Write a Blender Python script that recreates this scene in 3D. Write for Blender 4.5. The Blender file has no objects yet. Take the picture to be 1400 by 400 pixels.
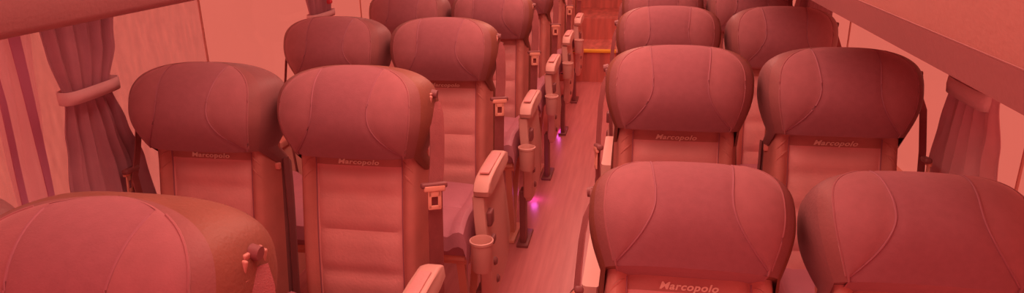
import bpy, bmesh, math, random
from mathutils import Vector, Matrix
random.seed(4)
R = math.radians
sc = bpy.context.scene
COL = sc.collection

# ------------------------------------------------------------------ camera, world, lights, exposure
CAM_Z = 1.6217
def make_camera():
    yaw, pit, roll = R(-10.5685), R(18.8797), R(-1.1096)
    fw = Vector((math.sin(yaw)*math.cos(pit), math.cos(yaw)*math.cos(pit), -math.sin(pit)))
    r = fw.cross(Vector((0, 0, 1))).normalized()
    u = r.cross(fw)
    r2 = r*math.cos(roll) + u*math.sin(roll)
    u2 = -r*math.sin(roll) + u*math.cos(roll)
    cd = bpy.data.cameras.new('camera')
    cd.sensor_width = 36.0
    cd.lens = 24.119
    cd.clip_start = 0.02
    c = bpy.data.objects.new('camera', cd)
    m = Matrix((r2, u2, -fw)).transposed().to_4x4()
    m.translation = Vector((0, 0, CAM_Z))
    c.matrix_world = m
    COL.objects.link(c)
    sc.camera = c
make_camera()

sc.view_settings.view_transform = 'Standard'
sc.view_settings.look = 'None'
sc.view_settings.gamma = 1.0
sc.view_settings.use_curve_mapping = False
sc.view_settings.exposure = 0.0

SKY = (0.762, 0.147, 0.108)
w = bpy.data.worlds.new('sky'); sc.world = w
w.use_nodes = True
bg = w.node_tree.nodes['Background']
bg.inputs['Color'].default_value = (*SKY, 1)
bg.inputs['Strength'].default_value = 1.0

def area(name, loc, rot, sx, sy, power, color):
    d = bpy.data.lights.new(name, 'AREA')
    d.shape = 'RECTANGLE'; d.size = sx; d.size_y = sy
    d.energy = power; d.color = color
    o = bpy.data.objects.new(name, d)
    o.location = loc; o.rotation_euler = rot
    COL.objects.link(o)
    return o
LAMP = (1.0, 0.46, 0.36)
# light that falls from the ceiling lamps over the aisle, and fill added under the racks, daylight through the windscreen
area('ceiling_lamp_light', (-.31, 1.35, 2.04), (0, 0, 0), .5, 1.9, 17.5, LAMP)
area('ceiling_lamp_light', (-.31, 4.9, 2.04), (0, 0, 0), .5, 5.0, 40, LAMP)
for rx in (-1.30, .72):  # fill added under both racks to brighten the curtains and window seats
    area('added_rack_fill', (rx, 3.0, 1.399), (0, 0, 0), .06, 7.0, 1.9, LAMP)
area('windscreen_daylight', (-.40, -1.15, 1.6), (R(80), 0, 0), 1.0, 1.0, 8.8, (1.0, .22, .25))

# ------------------------------------------------------------------ materials
def new_mat(name, col, rough=.6, var=.0, vscale=8, bump=0., bscale=200, spec=.3, metal=0., sheen=0., col2=None, stretch=None):
    m = bpy.data.materials.new(name); m.use_nodes = True
    nt = m.node_tree; b = nt.nodes['Principled BSDF']
    b.inputs['Base Color'].default_value = (*col, 1)
    b.inputs['Roughness'].default_value = rough
    b.inputs['Specular IOR Level'].default_value = spec
    b.inputs['Metallic'].default_value = metal
    if sheen:
        b.inputs['Sheen Weight'].default_value = sheen
        b.inputs['Sheen Roughness'].default_value = .5
        b.inputs['Sheen Tint'].default_value = (1, .6, .6, 1)
    tc = nt.nodes.new('ShaderNodeTexCoord'); mp = nt.nodes.new('ShaderNodeMapping')
    nt.links.new(tc.outputs['Object'], mp.inputs['Vector'])
    if stretch: mp.inputs['Scale'].default_value = stretch
    if var or col2:
        n = nt.nodes.new('ShaderNodeTexNoise'); n.inputs['Scale'].default_value = vscale
        n.inputs['Detail'].default_value = 5
        nt.links.new(mp.outputs[0], n.inputs['Vector'])
        rp = nt.nodes.new('ShaderNodeValToRGB')
        c2 = col2 if col2 else tuple(c*(1-var) for c in col)
        rp.color_ramp.elements[0].position = .35; rp.color_ramp.elements[1].position = .65
        rp.color_ramp.elements[0].color = (*c2, 1); rp.color_ramp.elements[1].color = (*col, 1)
        nt.links.new(n.outputs['Fac'], rp.inputs[0]); nt.links.new(rp.outputs[0], b.inputs['Base Color'])
    if bump:
        n2 = nt.nodes.new('ShaderNodeTexNoise'); n2.inputs['Scale'].default_value = bscale; n2.inputs['Detail'].default_value = 3
        nt.links.new(mp.outputs[0], n2.inputs['Vector'])
        bp = nt.nodes.new('ShaderNodeBump'); bp.inputs['Strength'].default_value = bump; bp.inputs['Distance'].default_value = .004
        nt.links.new(n2.outputs['Fac'], bp.inputs['Height']); nt.links.new(bp.outputs[0], b.inputs['Normal'])
    return m

M = {}
M['plush']  = new_mat('dark_plush', (0.385, 0.157, 0.185), .85, .07, 60, .14, 300, .1, 0, .5)
M['panel']  = new_mat('light_plush', (0.43, 0.18, 0.2), .75, .08, 40, .12, 300, .1, 0, .5)
M['band']   = new_mat('dark_leather', (0.36, 0.15, 0.15), .55, .1, 14, .2, 160, .3)
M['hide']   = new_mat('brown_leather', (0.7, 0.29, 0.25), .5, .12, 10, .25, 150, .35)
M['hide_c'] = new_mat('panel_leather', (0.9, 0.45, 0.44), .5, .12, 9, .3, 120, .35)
M['strip']  = new_mat('strip_leather', (.60, .25, .22), .5, .12, 9, .3, 120, .35)
M['cushion']= new_mat('cushion_leather', (0.62, 0.28, 0.36), .45, .1, 9, .2, 140, .4)
M['thread'] = new_mat('piping_thread', (0.42, 0.18, 0.22), .6)
M['thread_l'] = new_mat('light_thread', (.95, .42, .36), .6)
M['letter'] = new_mat('embroidery', (0.98, 0.8, 0.66), .6, 0, 8, .3, 500)
M['black']  = new_mat('black_plastic', (0.3, 0.11, 0.115), .45, .1, 10, 0, 100, .4)
M['web']    = new_mat('belt_webbing', (0.4, 0.14, 0.145), .8, .1, 40, .4, 400, .2)
M['guide']  = new_mat('guide_metal', (0.62, 0.27, 0.23), .4, 0, 8, 0, 100, .5)
M['metal']  = new_mat('pressed_metal', (.95, .50, .38), .35, 0, 8, 0, 100, .6)
M['tan']    = new_mat('tan_plastic', (0.82, 0.5, 0.44), .45, .06, 6, .1, 80, .4)
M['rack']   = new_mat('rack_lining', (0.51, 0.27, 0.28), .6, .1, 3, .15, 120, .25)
M['rack_lit'] = new_mat('lit_rack_lining', (0.7, 0.4, 0.35), .6, .08, 3, .15, 120, .25)  # right rack's lining, the stronger light on it put into the colour
M['shell']  = new_mat('shell_leather', (0.32, 0.122, 0.09), .5, .12, 10, .25, 150, .35)
M['shell_dark'] = new_mat('dark_shell_leather', (.33, .14, .145), .5, .12, 10, .25, 150, .35)
M['rackd']  = new_mat('rack_edge', (0.46, 0.22, 0.22), .55, .08, 4, .1, 120, .25)
M['wall']   = new_mat('wall_lining', (0.92, 0.5, 0.42), .6, .05, 4, .1, 100, .25)
M['ceil']   = new_mat('ceiling_lining', (.86, .5, .45), .7, .04, 4)
M['curtain']= new_mat('curtain_cloth', (0.6, 0.34, 0.41), .85, .1, 14, .2, 300, .1)
M['curtain_light'] = new_mat('light_curtain_cloth', (.84, .50, .54), .85, .1, 14, .2, 300, .1)
M['hem']    = new_mat('curtain_hem', (.62, .26, .42), .85)
M['tie']    = new_mat('curtain_tie', (0.96, 0.72, 0.74), .8, .05, 14, .2, 300, .1)
M['wood']   = new_mat('dark_wood', (0.75, 0.25, 0.21), .5, .3, 6, .1, 60, .3, stretch=(3, 1, .3))
M['yellow'] = new_mat('yellow_nosing', (1.0, .62, .07), .5)
M['redtag'] = new_mat('red_plastic', (.8, .08, .12), .5)
M['seal']   = new_mat('window_seal', (0.6, 0.2, 0.2), .6)

# floor: wood-look vinyl planks running along the aisle
def floor_mat():
    m = bpy.data.materials.new('plank_vinyl'); m.use_nodes = True
    nt = m.node_tree; b = nt.nodes['Principled BSDF']
    tc = nt.nodes.new('ShaderNodeTexCoord'); mp = nt.nodes.new('ShaderNodeMapping')
    mp.inputs['Scale'].default_value = (26, 1.6, 1)
    nt.links.new(tc.outputs['Object'], mp.inputs['Vector'])
    n = nt.nodes.new('ShaderNodeTexNoise'); n.inputs['Scale'].default_value = 1.6; n.inputs['Detail'].default_value = 6
    nt.links.new(mp.outputs[0], n.inputs['Vector'])
    rp = nt.nodes.new('ShaderNodeValToRGB')
    rp.color_ramp.elements[0].position = .3; rp.color_ramp.elements[1].position = .7
    rp.color_ramp.elements[0].color = (.60, .21, .22, 1); rp.color_ramp.elements[1].color = (.72, .28, .29, 1)
    nt.links.new(n.outputs['Fac'], rp.inputs[0]); nt.links.new(rp.outputs[0], b.inputs['Base Color'])
    b.inputs['Roughness'].default_value = .3; b.inputs['Specular IOR Level'].default_value = .5
    return m
M['floor'] = floor_mat()

def sheer_mat():
    m = bpy.data.materials.new('sheer_cloth'); m.use_nodes = True
    nt = m.node_tree; b = nt.nodes['Principled BSDF']
    b.inputs['Base Color'].default_value = (.92, .6, .75, 1); b.inputs['Roughness'].default_value = .9
    tr = nt.nodes.new('ShaderNodeBsdfTranslucent'); tr.inputs['Color'].default_value = (.95, .7, .85, 1)
    mx = nt.nodes.new('ShaderNodeMixShader'); mx.inputs[0].default_value = .5
    nt.links.new(b.outputs[0], mx.inputs[1]); nt.links.new(tr.outputs[0], mx.inputs[2])
    tp = nt.nodes.new('ShaderNodeBsdfTransparent'); m2 = nt.nodes.new('ShaderNodeMixShader'); m2.inputs[0].default_value = .45
    nt.links.new(mx.outputs[0], m2.inputs[1]); nt.links.new(tp.outputs[0], m2.inputs[2])
    nt.links.new(m2.outputs[0], nt.nodes['Material Output'].inputs['Surface'])
    return m
M['sheer'] = sheer_mat()

def glass_mat(name, dirt):
    m = bpy.data.materials.new(name); m.use_nodes = True
    nt = m.node_tree
    for n in list(nt.nodes):
        if n.type != 'OUTPUT_MATERIAL': nt.nodes.remove(n)
    out = [n for n in nt.nodes if n.type == 'OUTPUT_MATERIAL'][0]
    tr = nt.nodes.new('ShaderNodeBsdfTransparent'); tr.inputs['Color'].default_value = (.98, .97, .96, 1)
    gl = nt.nodes.new('ShaderNodeBsdfGlossy'); gl.inputs['Roughness'].default_value = .03
    mx = nt.nodes.new('ShaderNodeMixShader')
    mx.inputs[0].default_value = .035; nt.links.new(tr.outputs[0], mx.inputs[1]); nt.links.new(gl.outputs[0], mx.inputs[2])
    last = mx
    if dirt:
        # dried rain dirt: thin vertical runs with spots
        tc = nt.nodes.new('ShaderNodeTexCoord'); mp = nt.nodes.new('ShaderNodeMapping')
        mp.inputs['Scale'].default_value = (1, 30, 5)
        nt.links.new(tc.outputs['Object'], mp.inputs['Vector'])
        n = nt.nodes.new('ShaderNodeTexNoise'); n.inputs['Scale'].default_value = 2.2; n.inputs['Detail'].default_value = 8; n.inputs['Roughness'].default_value = .7
        nt.links.new(mp.outputs[0], n.inputs['Vector'])
        rp = nt.nodes.new('ShaderNodeValToRGB')
        rp.color_ramp.elements[0].position = .38; rp.color_ramp.elements[1].position = .72
        rp.color_ramp.elements[0].color = (dirt*.25,)*3+(1,); rp.color_ramp.elements[1].color = (dirt,)*3+(1,)
        nt.links.new(n.outputs['Fac'], rp.inputs[0])
        df = nt.nodes.new('ShaderNodeBsdfDiffuse'); df.inputs['Color'].default_value = (.8, .5, .58, 1)
        mx2 = nt.nodes.new('ShaderNodeMixShader')
        nt.links.new(rp.outputs[0], mx2.inputs[0]); nt.links.new(mx.outputs[0], mx2.inputs[1]); nt.links.new(df.outputs[0], mx2.inputs[2])
        last = mx2
    nt.links.new(last.outputs[0], out.inputs['Surface'])
    return m
M['glass'] = glass_mat('window_glass', 0)
M['glass_dirty'] = glass_mat('dirty_window_glass', .30)

def emit_mat(name, col, s):
    m = bpy.data.materials.new(name); m.use_nodes = True
    nt = m.node_tree; b = nt.nodes['Principled BSDF']
    b.inputs['Base Color'].default_value = (*col, 1)
    b.inputs['Emission Color'].default_value = (*col, 1); b.inputs['Emission Strength'].default_value = s
    return m
M['lamp'] = emit_mat('lamp_diffuser', (1, .35, .28), 1.2)
M['violet'] = emit_mat('violet_footlight', (.9, .1, .8), .8)

# ------------------------------------------------------------------ mesh builder
class MB:
    def __init__(s): s.v = []; s.f = []; s.mi = []
    def add(s, vs, fs, mi=0):
        o = len(s.v); s.v += [tuple(v) for v in vs]
        for f in fs: s.f.append(tuple(i+o for i in f)); s.mi.append(mi)
    def grid(s, rows, mi=0, closed=False, mfun=None, flip=False):
        n = len(rows[0]); o = len(s.v)
        for r in rows: s.v += [tuple(p) for p in r]
        for i in range(len(rows)-1):
            for k in range(n if closed else n-1):
                k2 = (k+1) % n
                f = (o+i*n+k, o+i*n+k2, o+(i+1)*n+k2, o+(i+1)*n+k)
                s.f.append(f[::-1] if flip else f); s.mi.append(mfun(i, k) if mfun else mi)
    def cap(s, ring, mi=0, flip=False):
        o = len(s.v); s.v += [tuple(p) for p in ring]
        f = tuple(range(o, o+len(ring)))
        s.f.append(f[::-1] if flip else f); s.mi.append(mi)
    def box(s, c, d, mi=0, bev=0., rot=None):
        bm = bmesh.new(); bmesh.ops.create_cube(bm, size=1)
        for v in bm.verts: v.co = Vector((v.co.x*d[0], v.co.y*d[1], v.co.z*d[2]))
        if bev: bmesh.ops.bevel(bm, geom=list(bm.edges), offset=bev, segments=3, profile=.5, affect='EDGES')
        bm.verts.index_update()
        vs = [(rot @ v.co if rot else v.co) + Vector(c) for v in bm.verts]
        s.add(vs, [tuple(v.index for v in f.verts) for f in bm.faces], mi); bm.free()
    def tube(s, path, r, n=8, mi=0, capped=True):
        path = [Vector(p) for p in path]; rows = []
        for i, p in enumerate(path):
            t = (path[min(i+1, len(path)-1)] - path[max(i-1, 0)]).normalized()
            a = Vector((0, 0, 1)) if abs(t.z) < .9 else Vector((1, 0, 0))
            x = t.cross(a).normalized(); y = t.cross(x)
            rr = r[i] if isinstance(r, (list, tuple)) else r
            rows.append([p + x*math.cos(2*math.pi*k/n)*rr + y*math.sin(2*math.pi*k/n)*rr for k in range(n)])
        s.grid(rows, mi, True)
        if capped: s.cap(rows[0], mi, True); s.cap(rows[-1], mi)
    def ribbon(s, path, wd, width, th, mi=0):
        path = [Vector(p) for p in path]; rows = []
        for i, p in enumerate(path):
            t = (path[min(i+1, len(path)-1)] - path[max(i-1, 0)]).normalized()
            a = Vector(wd[i] if isinstance(wd, list) else wd); a = (a - t*a.dot(t)).normalized(); nn = t.cross(a)
            ww = width[i] if isinstance(width, list) else width
            rows.append([p + a*ww/2 + nn*th/2, p - a*ww/2 + nn*th/2, p - a*ww/2 - nn*th/2, p + a*ww/2 - nn*th/2])
        s.grid(rows, mi, True); s.cap(rows[0], mi, True); s.cap(rows[-1], mi)
    def lathe(s, prof, c, n=24, mi=0, axis='Z'):
        rows = []
        for r, z in prof:
            row = []
            for k in range(n):
                a = 2*math.pi*k/n; x, y = r*math.cos(a), r*math.sin(a)
                p = (x, y, z) if axis == 'Z' else (z, x, y)
                row.append(Vector(p) + Vector(c))
            rows.append(row)
        s.grid(rows, mi, True)
    def extrude(s, prof, axis, a, b, mi=0, n=1):
        """profile of 2-D points extruded between a and b along 'X' or 'Y'"""
        def P(q, t): return (t, q[0], q[1]) if axis == 'X' else (q[0], t, q[1])
        rows = [[P(q, a+(b-a)*i/n) for q in prof] for i in range(n+1)]
        s.grid(rows, mi, True); s.cap(rows[0], mi, True); s.cap(rows[-1], mi)
    def mesh(s, name, mats, smooth=True, fix=True):
        me = bpy.data.meshes.new(name); me.from_pydata(s.v, [], s.f)
        for m in (mats if isinstance(mats, (list, tuple)) else [mats]): me.materials.append(m)
        me.polygons.foreach_set('material_index', s.mi)
        if fix:
            bm = bmesh.new(); bm.from_mesh(me)
            bmesh.ops.remove_doubles(bm, verts=bm.verts, dist=1e-5)
            bmesh.ops.recalc_face_normals(bm, faces=bm.faces); bm.to_mesh(me); bm.free()
        if smooth:
            me.polygons.foreach_set('use_smooth', [True]*len(me.polygons))
            me.set_sharp_from_angle(angle=R(38))
        me.update(); return me
    def build(s, name, mats, parent=None, smooth=True, fix=True):
        return link(name, s.mesh(name, mats, smooth, fix), parent)

def link(name, me, parent=None):
    o = bpy.data.objects.new(name, me); COL.objects.link(o)
    if parent: o.parent = parent
    return o
def tag(o, label=None, cat=None, group=None, kind=None):
    if label: o['label'] = label
    if cat: o['category'] = cat
    if group: o['group'] = group
    if kind: o['kind'] = kind
    return o
def empty(name, loc=(0, 0, 0)):
    o = bpy.data.objects.new(name, None); o.empty_display_size = .1
    o.location = loc; COL.objects.link(o); return o
def copy_tree(o, parent=None):
    c = o.copy(); COL.objects.link(c)
    if parent: c.parent = parent
    for ch in list(o.children): copy_tree(ch, c)
    return c

# ------------------------------------------------------------------ the coach interior
XL, XR, XC = -1.545, .91, -.31
Y0, Y1 = -1.2, 8.2
SILL, HEAD = .68, 1.43
def struct(o): return tag(o, kind='structure')

b = MB(); b.box((XC, (Y0+6.72)/2, -.03), (XR-XL+.1, 6.72-Y0, .06)); struct(b.build('floor', M['floor'], smooth=False))
b = MB(); b.box((XC, (Y0+Y1)/2, 2.13), (XR-XL+.1, Y1-Y0, .06)); struct(b.build('ceiling', M['ceil'], smooth=False))
b = MB(); b.box((XC, Y1+.03, 1.05), (XR-XL+.1, .06, 2.1)); struct(b.build('wall_rear', M['wood'], smooth=False))
# raised floor at the rear with a second step
b = MB(); b.box((XC, 7.02, .16), (XR-XL, .6, .32)); struct(b.build('floor_rear_step', M['wood'], smooth=False))
b = MB(); b.box((XC, 7.76, .27), (XR-XL, .88, .54)); struct(b.build('floor_rear_platform', M['wood'], smooth=False))
b = MB(); b.box((XC-.05, 6.72, .312), (.62, .05, .03), bev=.006); struct(b.build('trim_1', M['yellow']))

PILS = {-1: [-1.0, .50, 2.30, 3.80, 5.3, 6.9], 1: [-1.0, .15, 1.79, 3.35, 4.8, 6.9]}
PIL = PILS[1]
for side, x, s in (('left', XL, -1), ('right', XR, 1)):
    xo = x + s*.04
    b = MB()
    b.box((xo, (Y0+Y1)/2, SILL/2), (.08, Y1-Y0, SILL))
    b.box((xo, (Y0+Y1)/2, (HEAD+2.1)/2), (.08, Y1-Y0, 2.1-HEAD))
    b.box((xo, (PIL[-1]+Y1)/2, (SILL+HEAD)/2), (.08, Y1-PIL[-1], HEAD-SILL))
    b.box((xo, (Y0+PIL[0])/2, (SILL+HEAD)/2), (.08, PIL[0]-Y0, HEAD-SILL))
    struct(b.build('wall_'+side, M['wall'], smooth=False))
    b = MB(); b.box((x - s*.012, (Y0+Y1)/2, SILL-.012), (.03, Y1-Y0, .03), bev=.006)
    struct(b.build('trim_'+('2' if s < 0 else '3'), M['wall']))
k = 0
for side, x, s in (('left', XL, -1), ('right', XR, 1)):
    for a, c in zip(PILS[s][:-1], PILS[s][1:]):
        k += 1
        xo = x + s*.04
        fr = MB()
        fr.box((xo, a+.002, (SILL+HEAD)/2), (.006, .003, HEAD-SILL), bev=.0008)
        fr.box((xo, c-.002, (SILL+HEAD)/2), (.006, .003, HEAD-SILL), bev=.0008)
        fr.box((xo, (a+c)/2, HEAD-.01), (.05, c-a, .02), bev=.004)
        fr.box((xo, (a+c)/2, SILL+.01), (.05, c-a, .02), bev=.004)
        root = fr.build('window_%d' % k, M['wall']); struct(root)
        g = MB(); g.box((xo, (a+c)/2, (SILL+HEAD)/2), (.006, c-a-.008, HEAD-SILL-.03))
        dirty = (s < 0 and a in (.50,)) 
        g.build('pane', M['glass_dirty' if dirty else 'glass'], root, smooth=False)

# overhead luggage racks along both side walls
def rack(side):
    s = -1 if side == 'left' else 1
    wall = XL if s < 0 else XR
    def X(d): return XC + s*d              # distance from the aisle's centre line
    prof = [(X(.668), 1.447), (X(.652), 1.453), (X(.642), 1.463), (X(.622), 1.50), (X(.59), 1.56), (X(.565), 1.64), (X(.57), 1.72), (X(.66), 1.78), (X(1.215), 1.80), (X(1.215), 1.40), (X(1.0), 1.405), (X(.80), 1.43)]
    dz = 0 if s < 0 else -.008
    prof = [(x, z+(dz if z < 1.5 else 0)) for x, z in prof]
    root = empty('luggage_rack', (0, 0, 0))
    b = MB(); b.extrude(prof, 'Y', -1.0, 7.0, 0, 1); b.build('rack_body', M['rack' if s < 0 else 'rack_lit'], root)
    b = MB(); b.box((X(1.01), 3.0, 1.407), (.08, 7.4, .012), bev=.004); b.build('added_fill_strip', M['lamp'], root)  # glowing strip added out of view to go with the under-rack fill
    if side == 'left': return root
    b = MB()
    q = [(X(.668), 1.440), (X(.655), 1.440), (X(.647), 1.444), (X(.627), 1.488), (X(.640), 1.492)]
    b.extrude(q, 'Y', -1.0, 7.0); b.build('edge_strip', M['rackd'], root)
    b = MB(); b.tube([(X(.628), -1.0, 1.490), (X(.628), 7.0, 1.490)], .002); b.build('edge_bead', M['rackd'], root)
    return root
tag(rack('left'), 'overhead luggage rack with smooth dark underside above the left windows', 'luggage rack')
tag(rack('right'), 'overhead luggage rack with a dark lower edge sloping across the right corner', 'luggage rack')

# ceiling lamps over the aisle
lp = None
for i in range(4):
    if lp is None:
        lp = empty('ceiling_lamp')
        b = MB(); b.box((0, 0, -.012), (.30, 1.3, .024), bev=.008); b.build('lamp_housing', M['ceil'], lp)
        b = MB(); b.box((0, 0, -.027), (.24, 1.2, .012), bev=.004); b.build('diffuser', M['lamp'], lp)
        c = lp
    else: c = copy_tree(lp)
    c.location = (XC, 1.9+i*1.75, 2.1)
    tag(c, 'long flat ceiling lamp above the aisle', 'ceiling lamp', 'ceiling lamps above the aisle')

# ------------------------------------------------------------------ seats
PZ = .45
def back(rec):
    c, s = math.cos(rec), math.sin(rec)
    return lambda u, v, w: Vector((u, v*s - w*c, PZ + v*c + w*s))

HEAD_N = 3.0; WC = -.02; UE = .825; UB = .935
def head_prof(v):
    t = (v-VB)/(.80-VB)
    hw = .189+.0334*math.sin(t*math.pi) if t < .5 else max(.2224*max(0, 1-min(1, (t-.5)/.5)**3.2)**(1/2.6), .0008)
    q = min(1, max(0, (t-.40)/.60))
    tk = .15*(.66+.34*math.sin(t/.40*math.pi/2)) if t < .40 else .15*max(0, 1-q**2.0)**.52+.0005
    return hw, tk
def head_w(u, hw, tk, sign=1):
    a = min(1., abs(u)/hw)
    return WC + sign*tk*max(0, 1-a**HEAD_N)**(1/HEAD_N)
def seam_u(v):
    t = (v-VB)/(.80-VB)
    return .078 + .088*max(0, (.52-t)/.52)**1.9 + .012*max(0, (t-.6)/.4)
VB = .532                                   # height of the headrest's lower edge along the back
def heights():
    h = (.80-VB)/2
    return [VB+h*i/12 for i in range(12)] + [VB+h+h*math.sin(R(89.95)*i/26)**(2/3.2) for i in range(27)]

def front_w(u, v):
    """front surface of the lower backrest"""
    a = abs(u)
    base = -.008 + .010*math.sin(math.pi*min(1, v/.5))
    if a < .130:
        lines = (VB-.36, VB-.232, VB-.122, VB-.044)
        d = min(abs(v-l) for l in lines)
        puff = .016*min(1, d/.035)**.55
        edge = min(1, (.130-a)/.03)**.5
        return base + puff*edge - .004*(1-edge)
    t = (a-.130)/.047
    return base - .004 + .030*math.sin(math.pi*min(1, t*.86+.06))**.7 if t < 1 else base-.01

def make_seat(bank, place, rec):
    """bank 'left'/'right' of the aisle, place 'aisle'/'window'; x grows to the right, the seat faces -Y"""
    s = {('left', 'aisle'): 1, ('left', 'window'): -1, ('right', 'aisle'): -1, ('right', 'window'): 1}[(bank, place)]
    global VB, PZ
    PZ = .432 if bank == 'left' else .45
    VB = .552 if bank == 'left' else .541
    VS = heights()
    P = back(rec)
    root = empty('passenger_seat')
    # --- headrest cover: centre panel, two side panels
    hb = MB(); rows = []
    for v in VS:
        hw, tk = head_prof(v)
        ue = hw*UE; us = min(seam_u(v), ue-.004)
        us_in = us
        row = []
        n1, n2 = 8, 14
        for k in range(n1+1):
            t = math.sin(math.pi/2*k/n1); u = -ue + (ue-us)*(1-math.cos(math.pi/2*k/n1))
            g = min(1, tk/.06); d = .0035*g*(1 if k == n1 else 0)
            puff = .004*g*math.sin(math.pi*k/n1)
            row.append(P(u, v, head_w(u, hw, tk)-d+puff))
        for k in range(1, n2):
            u = -us+2*us*k/n2
            row.append(P(u, v, head_w(u, hw, tk)+.003*g*math.sin(math.pi*k/n2)))
        for k in range(n1, -1, -1):
            u = ue - (ue-us)*(1-math.cos(math.pi/2*k/n1))
            d = .0035*g*(1 if k == n1 else 0); puff = .004*g*math.sin(math.pi*k/n1)
            row.append(P(u, v, head_w(u, hw, tk)-d+puff))
        rows.append(row)
    n1, n2 = 8, 14
    hb.grid(rows, mfun=lambda i, k: 0 if n1 <= k < n1+n2 else 1)
    # bottom tuck under the roll
    bot = rows[0]; tuck = [P(p.x*.97, VB-.008, -.02) for p in bot]
    hb.grid([tuck, bot], mfun=lambda i, k: 0 if n1 <= k < n1+n2 else 1)
    head = hb.build('headrest', [M['plush'], M['panel']], root)
    # piping along the two seams and along the outer edge
    for sg in (-1, 1):
        sb = MB()
        sb.tube([P(sg*min(seam_u(v), head_prof(v)[0]*UE-.004), v, head_w(min(seam_u(v), head_prof(v)[0]*UE-.004), *head_prof(v))-.0022) for v in VS[1:-9]], .0022, 6)
        sb.build('seam_piping', M['thread'], head)
    for sg in (-1, 1):
        sb = MB()
        sb.tube([P(sg*head_prof(v)[0]*(UE+.002), v, head_w(head_prof(v)[0]*(UE+.002), *head_prof(v))) for v in VS[1:-9]], .0026, 6)
        sb.build('edge_piping', M['panel'], head)
    # --- dark leather band between the cover and the shell
    for sg in (-1, 1):
        bb = MB(); rws = []
        for v in VS:
            hw, tk = head_prof(v); r = []
            for k in range(6):
                u = hw*(UE+(UB-UE)*k/5)
                r.append(P(sg*u, v, head_w(u, hw, tk)))
            rws.append(r)
        bb.grid(rws)
        bb.build('headrest_band', M['band'], root)
    # --- shell: rear half of the head plus the full-height back
    sb = MB(); rws = []
    vv = [-.06+i*(VB+.06)/10 for i in range(10)] + VS
    for v in vv:
        if v < VB:
            t = max(0, v)/VB; hw, tk = .200-.012*t**8, .060
        else: hw, tk = head_prof(v)
        f = WC if v >= VB else -.098
        r = []
        for k in range(5):
            u = hw*(UB+(1-UB)*math.sin(math.pi/2*k/5)); r.append(P(u, v, head_w(u, hw, tk)-WC+f))
        for k in range(25):
            a = math.pi*k/24
            u = hw*math.copysign(abs(math.cos(a))**(2/HEAD_N), math.cos(a))
            r.append(P(u, v, f - tk*abs(math.sin(a))**(2/HEAD_N)))
        for k in range(4, -1, -1):
            u = hw*(UB+(1-UB)*math.sin(math.pi/2*k/5)); r.append(P(-u, v, head_w(u, hw, tk)-WC+f))
        rws.append(r)
    sb.grid(rws)
    sb.cap(rws[0])
    hw, tk = head_prof(VB); ring = []
    for k in range(48):
        a = 2*math.pi*k/48
        ring.append(P(.995*hw*math.copysign(abs(math.cos(a))**(2/HEAD_N), math.cos(a)),   VB+.0005, WC+.985*tk*math.copysign(abs(math.sin(a))**(2/HEAD_N), math.sin(a))))
    sb.cap(ring)
    sb.build('back_shell', M['shell' if place == 'aisle' else 'shell_dark'], root)
    # --- lower backrest: pleated centre, side bolsters
    lb = MB(); rws = []
    us = [-.190, -.180, -.176, -.172, -.166, -.158, -.150, -.141, -.131, -.126, -.118, -.10, -.07, -.035, 0]
    us = us + [-u for u in us[-2::-1]]
    nv = 54
    for i in range(nv+1):
        v = -.05 + (VB+.057)*i/nv
        r = []
        for j, u in enumerate(us):
            wv = front_w(u, max(0, v))
            if j == 0 or j == len(us)-1: wv = -.062
            elif j == 1 or j == len(us)-2: wv = -.045
            elif j == 2 or j == len(us)-3: wv = -.015
            r.append(P(u, v, wv))
        rws.append(r)
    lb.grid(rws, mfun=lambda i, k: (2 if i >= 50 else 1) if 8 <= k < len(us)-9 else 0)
    lb.cap(rws[0]); lb.cap(rws[-1])
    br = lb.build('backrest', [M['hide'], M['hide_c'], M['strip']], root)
    for sg in (-1, 1):
        tb = MB(); tb.tube([P(sg*.1305, v, front_w(.1305, v)+.0005) for v in [.02+(VB-.03)*i/30 for i in range(31)]], .0022, 6)
        tb.build('bolster_piping', M['thread'], br)
    # gathered leather at the shoulders, under the headrest
    for sg in (-1, 1):
        gb = MB()
        for q in range(2):
            v0 = VB-.017-.035*q
            gb.tube([P(sg*(.134+.034*t), v0-.035*t+.006*math.sin(3*t), front_w(.134+.034*t, v0-.035*t)-.0005) for t in [i/6 for i in range(7)]], [.001, .002, .003, .0035, .003, .002, .001], 6)
        gb.build('gather_fold', M['hide'], br)
    # --- embroidered word under the headrest
    cu = bpy.data.curves.new('lettering', 'FONT'); cu.body = 'Marcopolo'
    cu.size = .0205; cu.align_x = 'CENTER'; cu.align_y = 'CENTER'; cu.shear = .28; cu.extrude = .0006; cu.offset = .0006; cu.space_character = 1.1
    to = bpy.data.objects.new('lettering', cu); COL.objects.link(to)
    bpy.context.view_layer.update()
    me = bpy.data.meshes.new_from_object(to.evaluated_get(bpy.context.evaluated_depsgraph_get()))
    bpy.data.objects.remove(to); bpy.data.curves.remove(cu)
    x0 = min(v.co.x for v in me.vertices); x1 = max(v.co.x for v in me.vertices)
    sx = .124/(x1-x0)
    for v in me.vertices:
        u, vv_, z = v.co.x*sx, VB-.026+v.co.y, v.co.z
        v.co = P(u, vv_, front_w(u, vv_)+.0022+z)
    me.materials.clear(); me.materials.append(M['letter'])
    me.name = 'embroidered_lettering'
    link('embroidered_lettering', me, root)
    # --- seat cushion
    cb = MB(); rws = []
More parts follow.
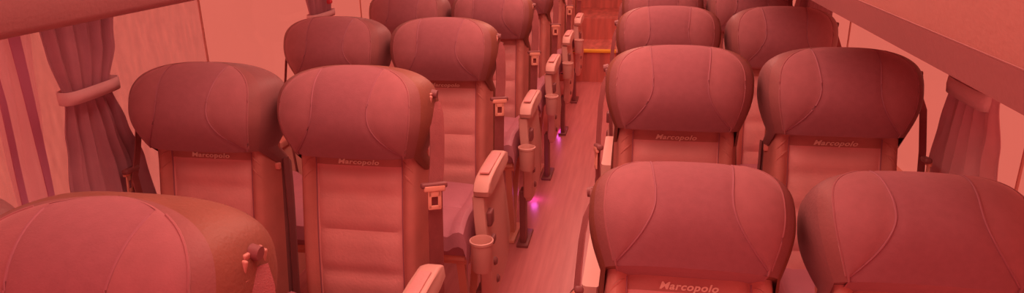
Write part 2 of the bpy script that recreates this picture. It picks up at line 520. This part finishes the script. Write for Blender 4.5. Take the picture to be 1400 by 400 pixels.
    for i in range(25):
        t = i/24; y = .02 - .42*t
        drop = .045*max(0, (t-.72)/.28)**2
        top = .575 - .02*math.sin(math.pi*t)*.6 - drop + .015*t
        r = []
        xs = [-.213, -.211, -.20, -.184, -.163, -.15, -.142, -.12, -.06, 0, .06, .12, .142, .15, .163, .184, .20, .211, .213]
        for x in xs:
            a = abs(x)
            z = top
            if a > .145: z += .022*math.sin(math.pi*min(1, (a-.145)/.07))
            else: z += .008*(1-(a/.145)**2) - (.007 if abs(t-.5) < .022 else 0)
            if a > .205: z -= .03 if a < .2125 else .11
            r.append(Vector((x, y, z)))
        rws.append(r)
    lip = [Vector((p.x, p.y-.012, p.z-.05)) for p in rws[-1]]; low = [Vector((p.x*.98, p.y+.01, .47)) for p in rws[-1]]
    rws += [lip, low, [Vector((p.x*.98, .02, .47)) for p in rws[0]]]
    cb.grid(rws); cb.cap([rws[0][i] for i in range(len(rws[0]))] + [Vector((.205, .02, .47)), Vector((-.205, .02, .47))])
    cb.build('seat_cushion', M['cushion'], root)
    # --- frame, legs
    fb = MB(); fb.box((0, -.19, .455), (.40, .38, .03), bev=.008); fb.box((0, -.34, .43), (.41, .03, .03), bev=.006); fb.box((0, -.04, .43), (.41, .03, .03), bev=.006)
    fb.build('seat_frame', M['metal'], root)
    for sg in (-1, 1):
        g = MB()
        g.ribbon([(sg*.17, -.34, .43), (sg*.16, -.22, .02)], (1, 0, 0), .03, .02)
        g.ribbon([(sg*.17, -.06, .43), (sg*.16, -.20, .02)], (1, 0, 0), .03, .02)
        g.box((sg*.16, -.21, .01), (.06, .22, .02), bev=.004)
        g.build('leg', M['metal'], root)
    # --- belt
    bl = MB()
    fr_ = [(.217, .70, -.018), (.228, .67, -.014), (.234, .61, .0), (.236, .54, .01), (.236, .455, .035), (.230, .3, .01), (.222, .12, -.02), (.214, 0, -.05)]
    if (bank, place) == ('right', 'window'):
        fr_ = [(.212, .70, -.05), (.228, .68, -.04), (.246, .62, -.03), (.253, .5, -.03), (.253, .3, -.03), (.250, .12, -.03), (.244, .0, -.02)]
    pts = []
    for i in range(len(fr_)-1):
        for q in range(4):
            t = q/4; pts.append(tuple(fr_[i][m]*(1-t)+fr_[i+1][m]*t for m in range(3)))
    pts.append(fr_[-1])
    wdv = P(0, 0, 1)-P(0, 0, 0)
    bl.ribbon([P(s*p[0], p[1], p[2]) for p in pts], (wdv+Vector((s*-.35, 0, 0)) if (bank, place) not in (('right', 'window'), ('left', 'aisle')) else Vector((1, .25, 0)) if bank == 'right' else P(0, 0, 1)-P(0, 0, 0)+Vector((-.9, 0, 0))), .046 if (bank, place) != ('right', 'window') else .022, .003)
    belt = bl.build('seat_belt', M['web'], root)
    # guide on the shoulder: a pressed bracket with a dark knob, the webbing drops from its slot
    ctr = P(s*.209, .712, -.02)
    rot = Matrix.Rotation(-rec, 3, 'X') @ Matrix.Rotation(s*R(14), 3, 'Y')
    gb = MB()
    gb.box(ctr + rot @ Vector((s*.004, 0, .010)), (.008, .050, .016), bev=.003, rot=rot)
    for dy in (-.027, .027): gb.box(ctr + rot @ Vector((s*.007, dy, -.006)), (.014, .008, .036), bev=.003, rot=rot)
    gb.tube([ctr + rot @ Vector((s*.013, -.030, -.020)), ctr + rot @ Vector((s*.013, .030, -.020))], .005)
    gb.build('belt_guide', M['black'] if bank == 'right' else M['guide'], belt)
    gb = MB(); gb.tube([ctr + rot @ Vector((s*.002, 0, .014)), ctr + rot @ Vector((s*.018, 0, .016))], [.013, .011], 12); gb.build('guide_knob', M['black'], belt)
    # tongue
    tb = MB(); c0 = P(s*.240, .455, .052); rot2 = Matrix.Rotation(-rec, 3, 'X') @ Matrix.Rotation(s*R(32 if bank == 'left' and place == 'aisle' else 78), 3, 'Z')
    tb.box(c0 + rot2 @ Vector((0, 0, .018)), (.060, .010, .018), bev=.004, rot=rot2)
    for dx in (-.014, .014): tb.box(c0 + rot2 @ Vector((dx, 0, -.014)), (.010, .004, .05), bev=.0015, rot=rot2)
    tb.box(c0 + rot2 @ Vector((0, 0, -.036)), (.036, .004, .012), bev=.0015, rot=rot2)
    tb.box(c0 + rot2 @ Vector((0, 0, .002)), (.036, .004, .016), bev=.0015, rot=rot2)
    tb.build('belt_tongue', M['metal'], belt)
    tb = MB(); tb.box(c0 + rot2 @ Vector((0, .006, .026)), (.075, .02, .016), bev=.006, rot=rot2); tb.build('tongue_grip', M['black'], belt)
    # recline tab on the inner side of the shell
    if place == 'window':
        tb = MB(); tb.box(P(-s*.186, .49, -.05), (.014, .014, .02), bev=.003); tb.build('recline_tab', M['thread_l'], root)
        tb = MB(); tb.ribbon([P(-s*.196, .51, -.08), P(-s*.203, .3, -.08), P(-s*.204, .05, -.08)], wdv, .03, .003); tb.build('side_strap', M['black'], root)
    # --- armrests
    def armrest(x, wid, m):
        path = [(0, .70), (-.01, .735), (-.05, .752), (-.13, .755), (-.24, .754), (-.32, .748), (-.36, .735), (-.376, .712), (-.368, .692), (-.335, .684), (-.24, .686), (-.14, .69), (-.05, .69)]
        b = MB(); n = len(path); rws = []
        cy = sum(p[0] for p in path)/n; cz = sum(p[1] for p in path)/n
        for xx, sc_ in ((-wid/2, .88), (-wid/2*.9, .96), (-wid/2*.6, 1.0), (wid/2*.6, 1.0), (wid/2*.9, .96), (wid/2, .88)):
            rws.append([(x+xx, cy+(p[0]-cy)*(.5+.5*sc_), cz+(p[1]-cz)*sc_) for p in path])
        b.grid(rws, closed=True); b.cap(rws[0]); b.cap(rws[-1])
        return b.build('armrest', m, root)
    if place == 'aisle':
        xa = s*.262
        if bank == 'left':
            ar = armrest(xa, .058, M['tan'])
            b = MB(); b.box((xa, -.20, .757), (.034, .22, .008), bev=.003); b.build('arm_pad', M['hide_c'], ar)
        armrest(-s*.2165, .026, M['hide'])
        # moulded side panel that hangs from the aisle armrest
        out = [(-.36, .685), (-.375, .60), (-.385, .52), (-.37, .44), (-.36, .36), (-.345, .28), (-.30, .235), (-.2, .22), (-.08, .23), (-.01, .28), (.01, .40), (.0, .52), (-.01, .62), (-.01, .69)]
        b = MB(); rws = []
        cy = -.2; cz = .45
        for xx, k2 in ((.236, .96), (.24, 1.0), (.268, 1.0), (.277, .97), (.280, .92)):
            xx -= 0 if bank == 'left' else .022
            rws.append([(s*xx + s*.012*math.sin((p[1]-.22)*9), cy+(p[0]-cy)*k2, cz+(p[1]-cz)*(1 if p[1] > .6 else k2)) for p in out])
        b.grid(rws, closed=True); b.cap(rws[0]); b.cap(rws[-1])
        sp = b.build('side_panel', M['tan'], root)
        po = 0 if bank == 'left' else -.022
        for yy, zz, dy, dz in ((-.33, .60, .05, .055), (-.30, .50, .04, .028)):
            q = MB(); q.box((s*(.283+po), yy, zz), (.02, dy, dz), bev=.006); q.build('panel_recess', M['black'], sp)
        for yy, zz in ((-.28, .40), (-.25, .31)):
            q = MB(); q.lathe([(.0, .0), (.016, .0), (.016, .016), (.011, .022), (0, .022)] if s > 0 else [(.0, 0), (.016, 0), (.016, -.016), (.011, -.022), (0, -.022)], (s*(.272+po), yy, zz), 14, 0, 'X'); q.build('panel_knob', M['black'], sp)
        # cup holder on a bracket at the panel's front edge
        if bank == 'left':
            b = MB(); cc = (s*.289, -.50, .482)
            b.lathe([(0, 0), (.030, 0), (.034, .006), (.037, .10), (.0405, .104), (.0405, .112), (.0365, .114), (.0335, .108), (.031, .012), (0, .010)], cc, 28)
            cup = b.build('cup_holder', M['tan'], root)
            b = MB(); b.box((cc[0]-s*.02, -.44, .485), (.03, .10, .03), bev=.005); b.build('holder_bracket', M['metal'], cup)
        # black stanchion under the panel
        b = MB(); b.box((s*.235, -.30, .15), (.03, .07, .30), bev=.006); b.box((s*.235, -.26, .008), (.06, .2, .016), bev=.004)
        b.build('leg', M['black'], root)
    if bank == 'left':                          # this bank's backs stand further behind their seat cushions
        for ch in root.children:
            if ch.name.split('.')[0] in ('armrest', 'side_panel', 'cup_holder', 'seat_cushion', 'seat_frame', 'leg'): ch.location.y = -SHIFT
    return root

SHIFT = .086
XCOL = {('left', 'window'): -1.236, ('left', 'aisle'): -.771, ('right', 'aisle'): .129, ('right', 'window'): .5924}
ROWS = {'left': [.6312, 1.5776, 2.4987, 3.4565, 4.39, 5.32, 6.25], 'right': [1.018, 1.9574, 2.8785, 3.80, 4.73]}
ORD = ['front', 'second', 'third', 'fourth', 'fifth', 'sixth', 'seventh']
protos = {}
for (bank, place), x in XCOL.items():
    for i, y in enumerate(ROWS[bank]):
        if bank == 'left' and place == 'window' and i in (5, 6): continue
        rec = R(39.16) if (bank == 'right' and i == 0) else R(7.8) if bank == 'left' else R(13.58)
        key = (bank, place, rec)
        if key in protos: o = copy_tree(protos[key])
        else: o = make_seat(bank, place, rec); protos[key] = o
        o.location = (x, y + (SHIFT if bank == 'left' else 0), 0)
        pos = 'front row' if i == 0 else ORD[i]+' row from the front'
        lab = '%s passenger seat left of the aisle, %s' % (place, pos) if bank == 'left' else '%s passenger seat right of the aisle, %s' % (place, pos)
        if rec > R(30): lab = 'reclined '+lab
        tag(o, lab, 'seat', 'coach seats '+bank+' of the aisle')

# ------------------------------------------------------------------ curtains
def curtain(x, inward, out, folds, amp, m, z_tie=None, seed=1):
    """out: list of (z, y0, y1) from top to bottom"""
    rnd = random.Random(seed); ph = [rnd.uniform(0, 6.28) for _ in range(4)]
    rows = []
    n = folds*12
    zs = []
    for i in range(len(out)-1):
        for q in range(8): zs.append((i, q/8))
    zs.append((len(out)-2, 1.0))
    for i, t in zs:
        (za, a0, a1), (zb, b0, b1) = out[i], out[i+1]
        tt = t*t*(3-2*t)
        z = za+(zb-za)*t; y0 = a0+(b0-a0)*tt; y1 = a1+(b1-a1)*tt
        r = []
        for k in range(n+1):
            f = k/n
            g = f + .012*math.sin(2*math.pi*f*folds*.5+ph[0]+z*5)
            pinch = 1.0
            if z_tie: pinch = .45+.55*min(1, abs(z-z_tie)/.12)
            xx = amp*pinch*(math.sin(2*math.pi*f*folds+ph[1]+.9*math.sin(z*4+ph[2]))+.35*math.sin(2*math.pi*f*folds*2.3+ph[3]+z*3))
            r.append((x+inward*(xx+amp), y0+(y1-y0)*g, z))
        rows.append(r)
    b = MB(); b.grid(rows)
    me = b.mesh('curtain', m)
    o = link('curtain', me)
    if m is not M['sheer']:
        sd = o.modifiers.new('thickness', 'SOLIDIFY'); sd.thickness = .003
    return o
def tie(root, x, inward, y0, y1, z0, z1, hgt, depth):
    b = MB(); rows = []
    n = 28
    for k in range(n):
        a = 2*math.pi*k/n
        yy = (y0+y1)/2 + (y1-y0)/2*math.copysign(abs(math.cos(a))**.6, math.cos(a))
        xx = x + inward*(depth/2 + depth/2*math.copysign(abs(math.sin(a))**.6, math.sin(a)))
        zc = z0+(z1-z0)*(yy-y0)/(y1-y0)
        rows.append([(xx, yy, zc+hgt/2), (xx+inward*.004*math.sin(a), yy, zc), (xx, yy, zc-hgt/2)])
    rows.append(rows[0])
    b.grid(rows)
    o = b.build('curtain_tie', M['tie'], root)
    sd = o.modifiers.new('thickness', 'SOLIDIFY'); sd.thickness = .003
    return o

xw = XL + .012
c = curtain(xw+.018, 1, [(1.385, 1.515, 1.785), (1.29, 1.52, 1.765), (1.167, 1.54, 1.71), (1.05, 1.515, 1.74), (.92, 1.49, 1.78), (.70, 1.465, 1.80)], 5, .011, M['curtain'], 1.167, 3)
tag(c, 'dark pleated curtain gathered by a pale tie beside the left front window', 'curtain')
tie(c, XL+.014, 1, 1.525, 1.725, 1.17, 1.175, .036, .062)
c = curtain(xw-.006, 1, [(1.385, 1.365, 1.515), (1.2, 1.365, 1.495), (1.0, 1.355, 1.47), (.70, 1.345, 1.46)], 2, .007, M['sheer'], None, 5)
hm = MB()
for yy, ww in ((1.372, .018),):
    hm.ribbon([(xw+.010, yy, 1.385), (xw+.011, yy+.004, 1.2), (xw+.010, yy-.006, 1.0), (xw+.010, yy-.012, .82)], (0, 1, 0), ww, .003)
hm.build('hem', M['hem'], c)
hm = MB(); hm.ribbon([(xw+.010, 1.452, 1.385), (xw+.012, 1.450, 1.25), (xw+.011, 1.446, 1.0), (xw+.010, 1.44, .82)], (0, 1, 0), [.034, .030, .022, .014], .003)
hm.build('fold', M['hem'], c)
tag(c, 'pale lilac sheer curtain hanging beside the dark tied curtain', 'curtain')
c = curtain(xw, 1, [(1.385, 2.98, 3.30), (1.28, 3.0, 3.27), (1.165, 3.02, 3.25), (1.05, 3.0, 3.28), (.82, 2.98, 3.31)], 4, .014, M['curtain'], 1.165, 9)
tag(c, 'short dark curtain showing behind the third row window seat on the left', 'curtain')
tie(c, XL+.004, 1, 3.01, 3.265, 1.165, 1.165, .03, .055)
xr = XR - .012
c = curtain(xr, -1, [(1.385, 1.80, 2.12), (1.25, 1.81, 2.12), (1.145, 1.835, 2.10), (1.03, 1.80, 2.12), (.90, 1.77, 2.15), (.70, 1.76, 2.18)], 5, .014, M['curtain_light'], 1.145, 12)
tag(c, 'pleated curtain with a wide pale tie beside the right window', 'curtain')
tie(c, XR-.008, -1, 1.85, 2.085, 1.143, 1.143, .045, .045)
c = curtain(xr, -1, [(1.385, 3.42, 4.3), (1.2, 3.42, 4.25), (1.14, 3.44, 4.2), (1.0, 3.42, 4.25), (.80, 3.42, 4.25)], 9, .014, M['curtain_light'], 1.14, 21)
tag(c, 'curtain bunched at the right window behind the third row seat', 'curtain')

# small red plastic hammer clip beside the left rear curtain
b = MB(); b.box((XL+.07, 3.16, 1.225), (.02, .035, .02), bev=.008); b.box((XL+.065, 3.16, 1.25), (.014, .014, .05), bev=.005)
tag(b.build('emergency_hammer', M['redtag']), 'small red emergency hammer fixed in front of the left rear curtain', 'hammer')

# violet footlights low on the left seat bases
fl = None
for (y, p) in ((3.72, .14), (5.05, .2)):
    if fl is None:
        fl = empty('footlight')
        b = MB(); b.box((0, 0, 0), (.02, .07, .035), bev=.006); b.build('housing', M['black'], fl)
        b = MB(); b.box((.011, 0, 0), (.008, .045, .018), bev=.003); b.build('lens', M['violet'], fl)
        c = fl
    else: c = copy_tree(fl)
    c.location = (-.60, y, .0175)
    ld = bpy.data.lights.new('footlight_light', 'POINT'); ld.energy = p; ld.color = (.9, .12, .8); ld.shadow_soft_size = .02
    lo = bpy.data.objects.new('footlight_light', ld); lo.location = (-.565, y, .04); COL.objects.link(lo)
    tag(c, 'small violet footlight low beside the aisle under the left seats', 'footlight', 'violet footlights')
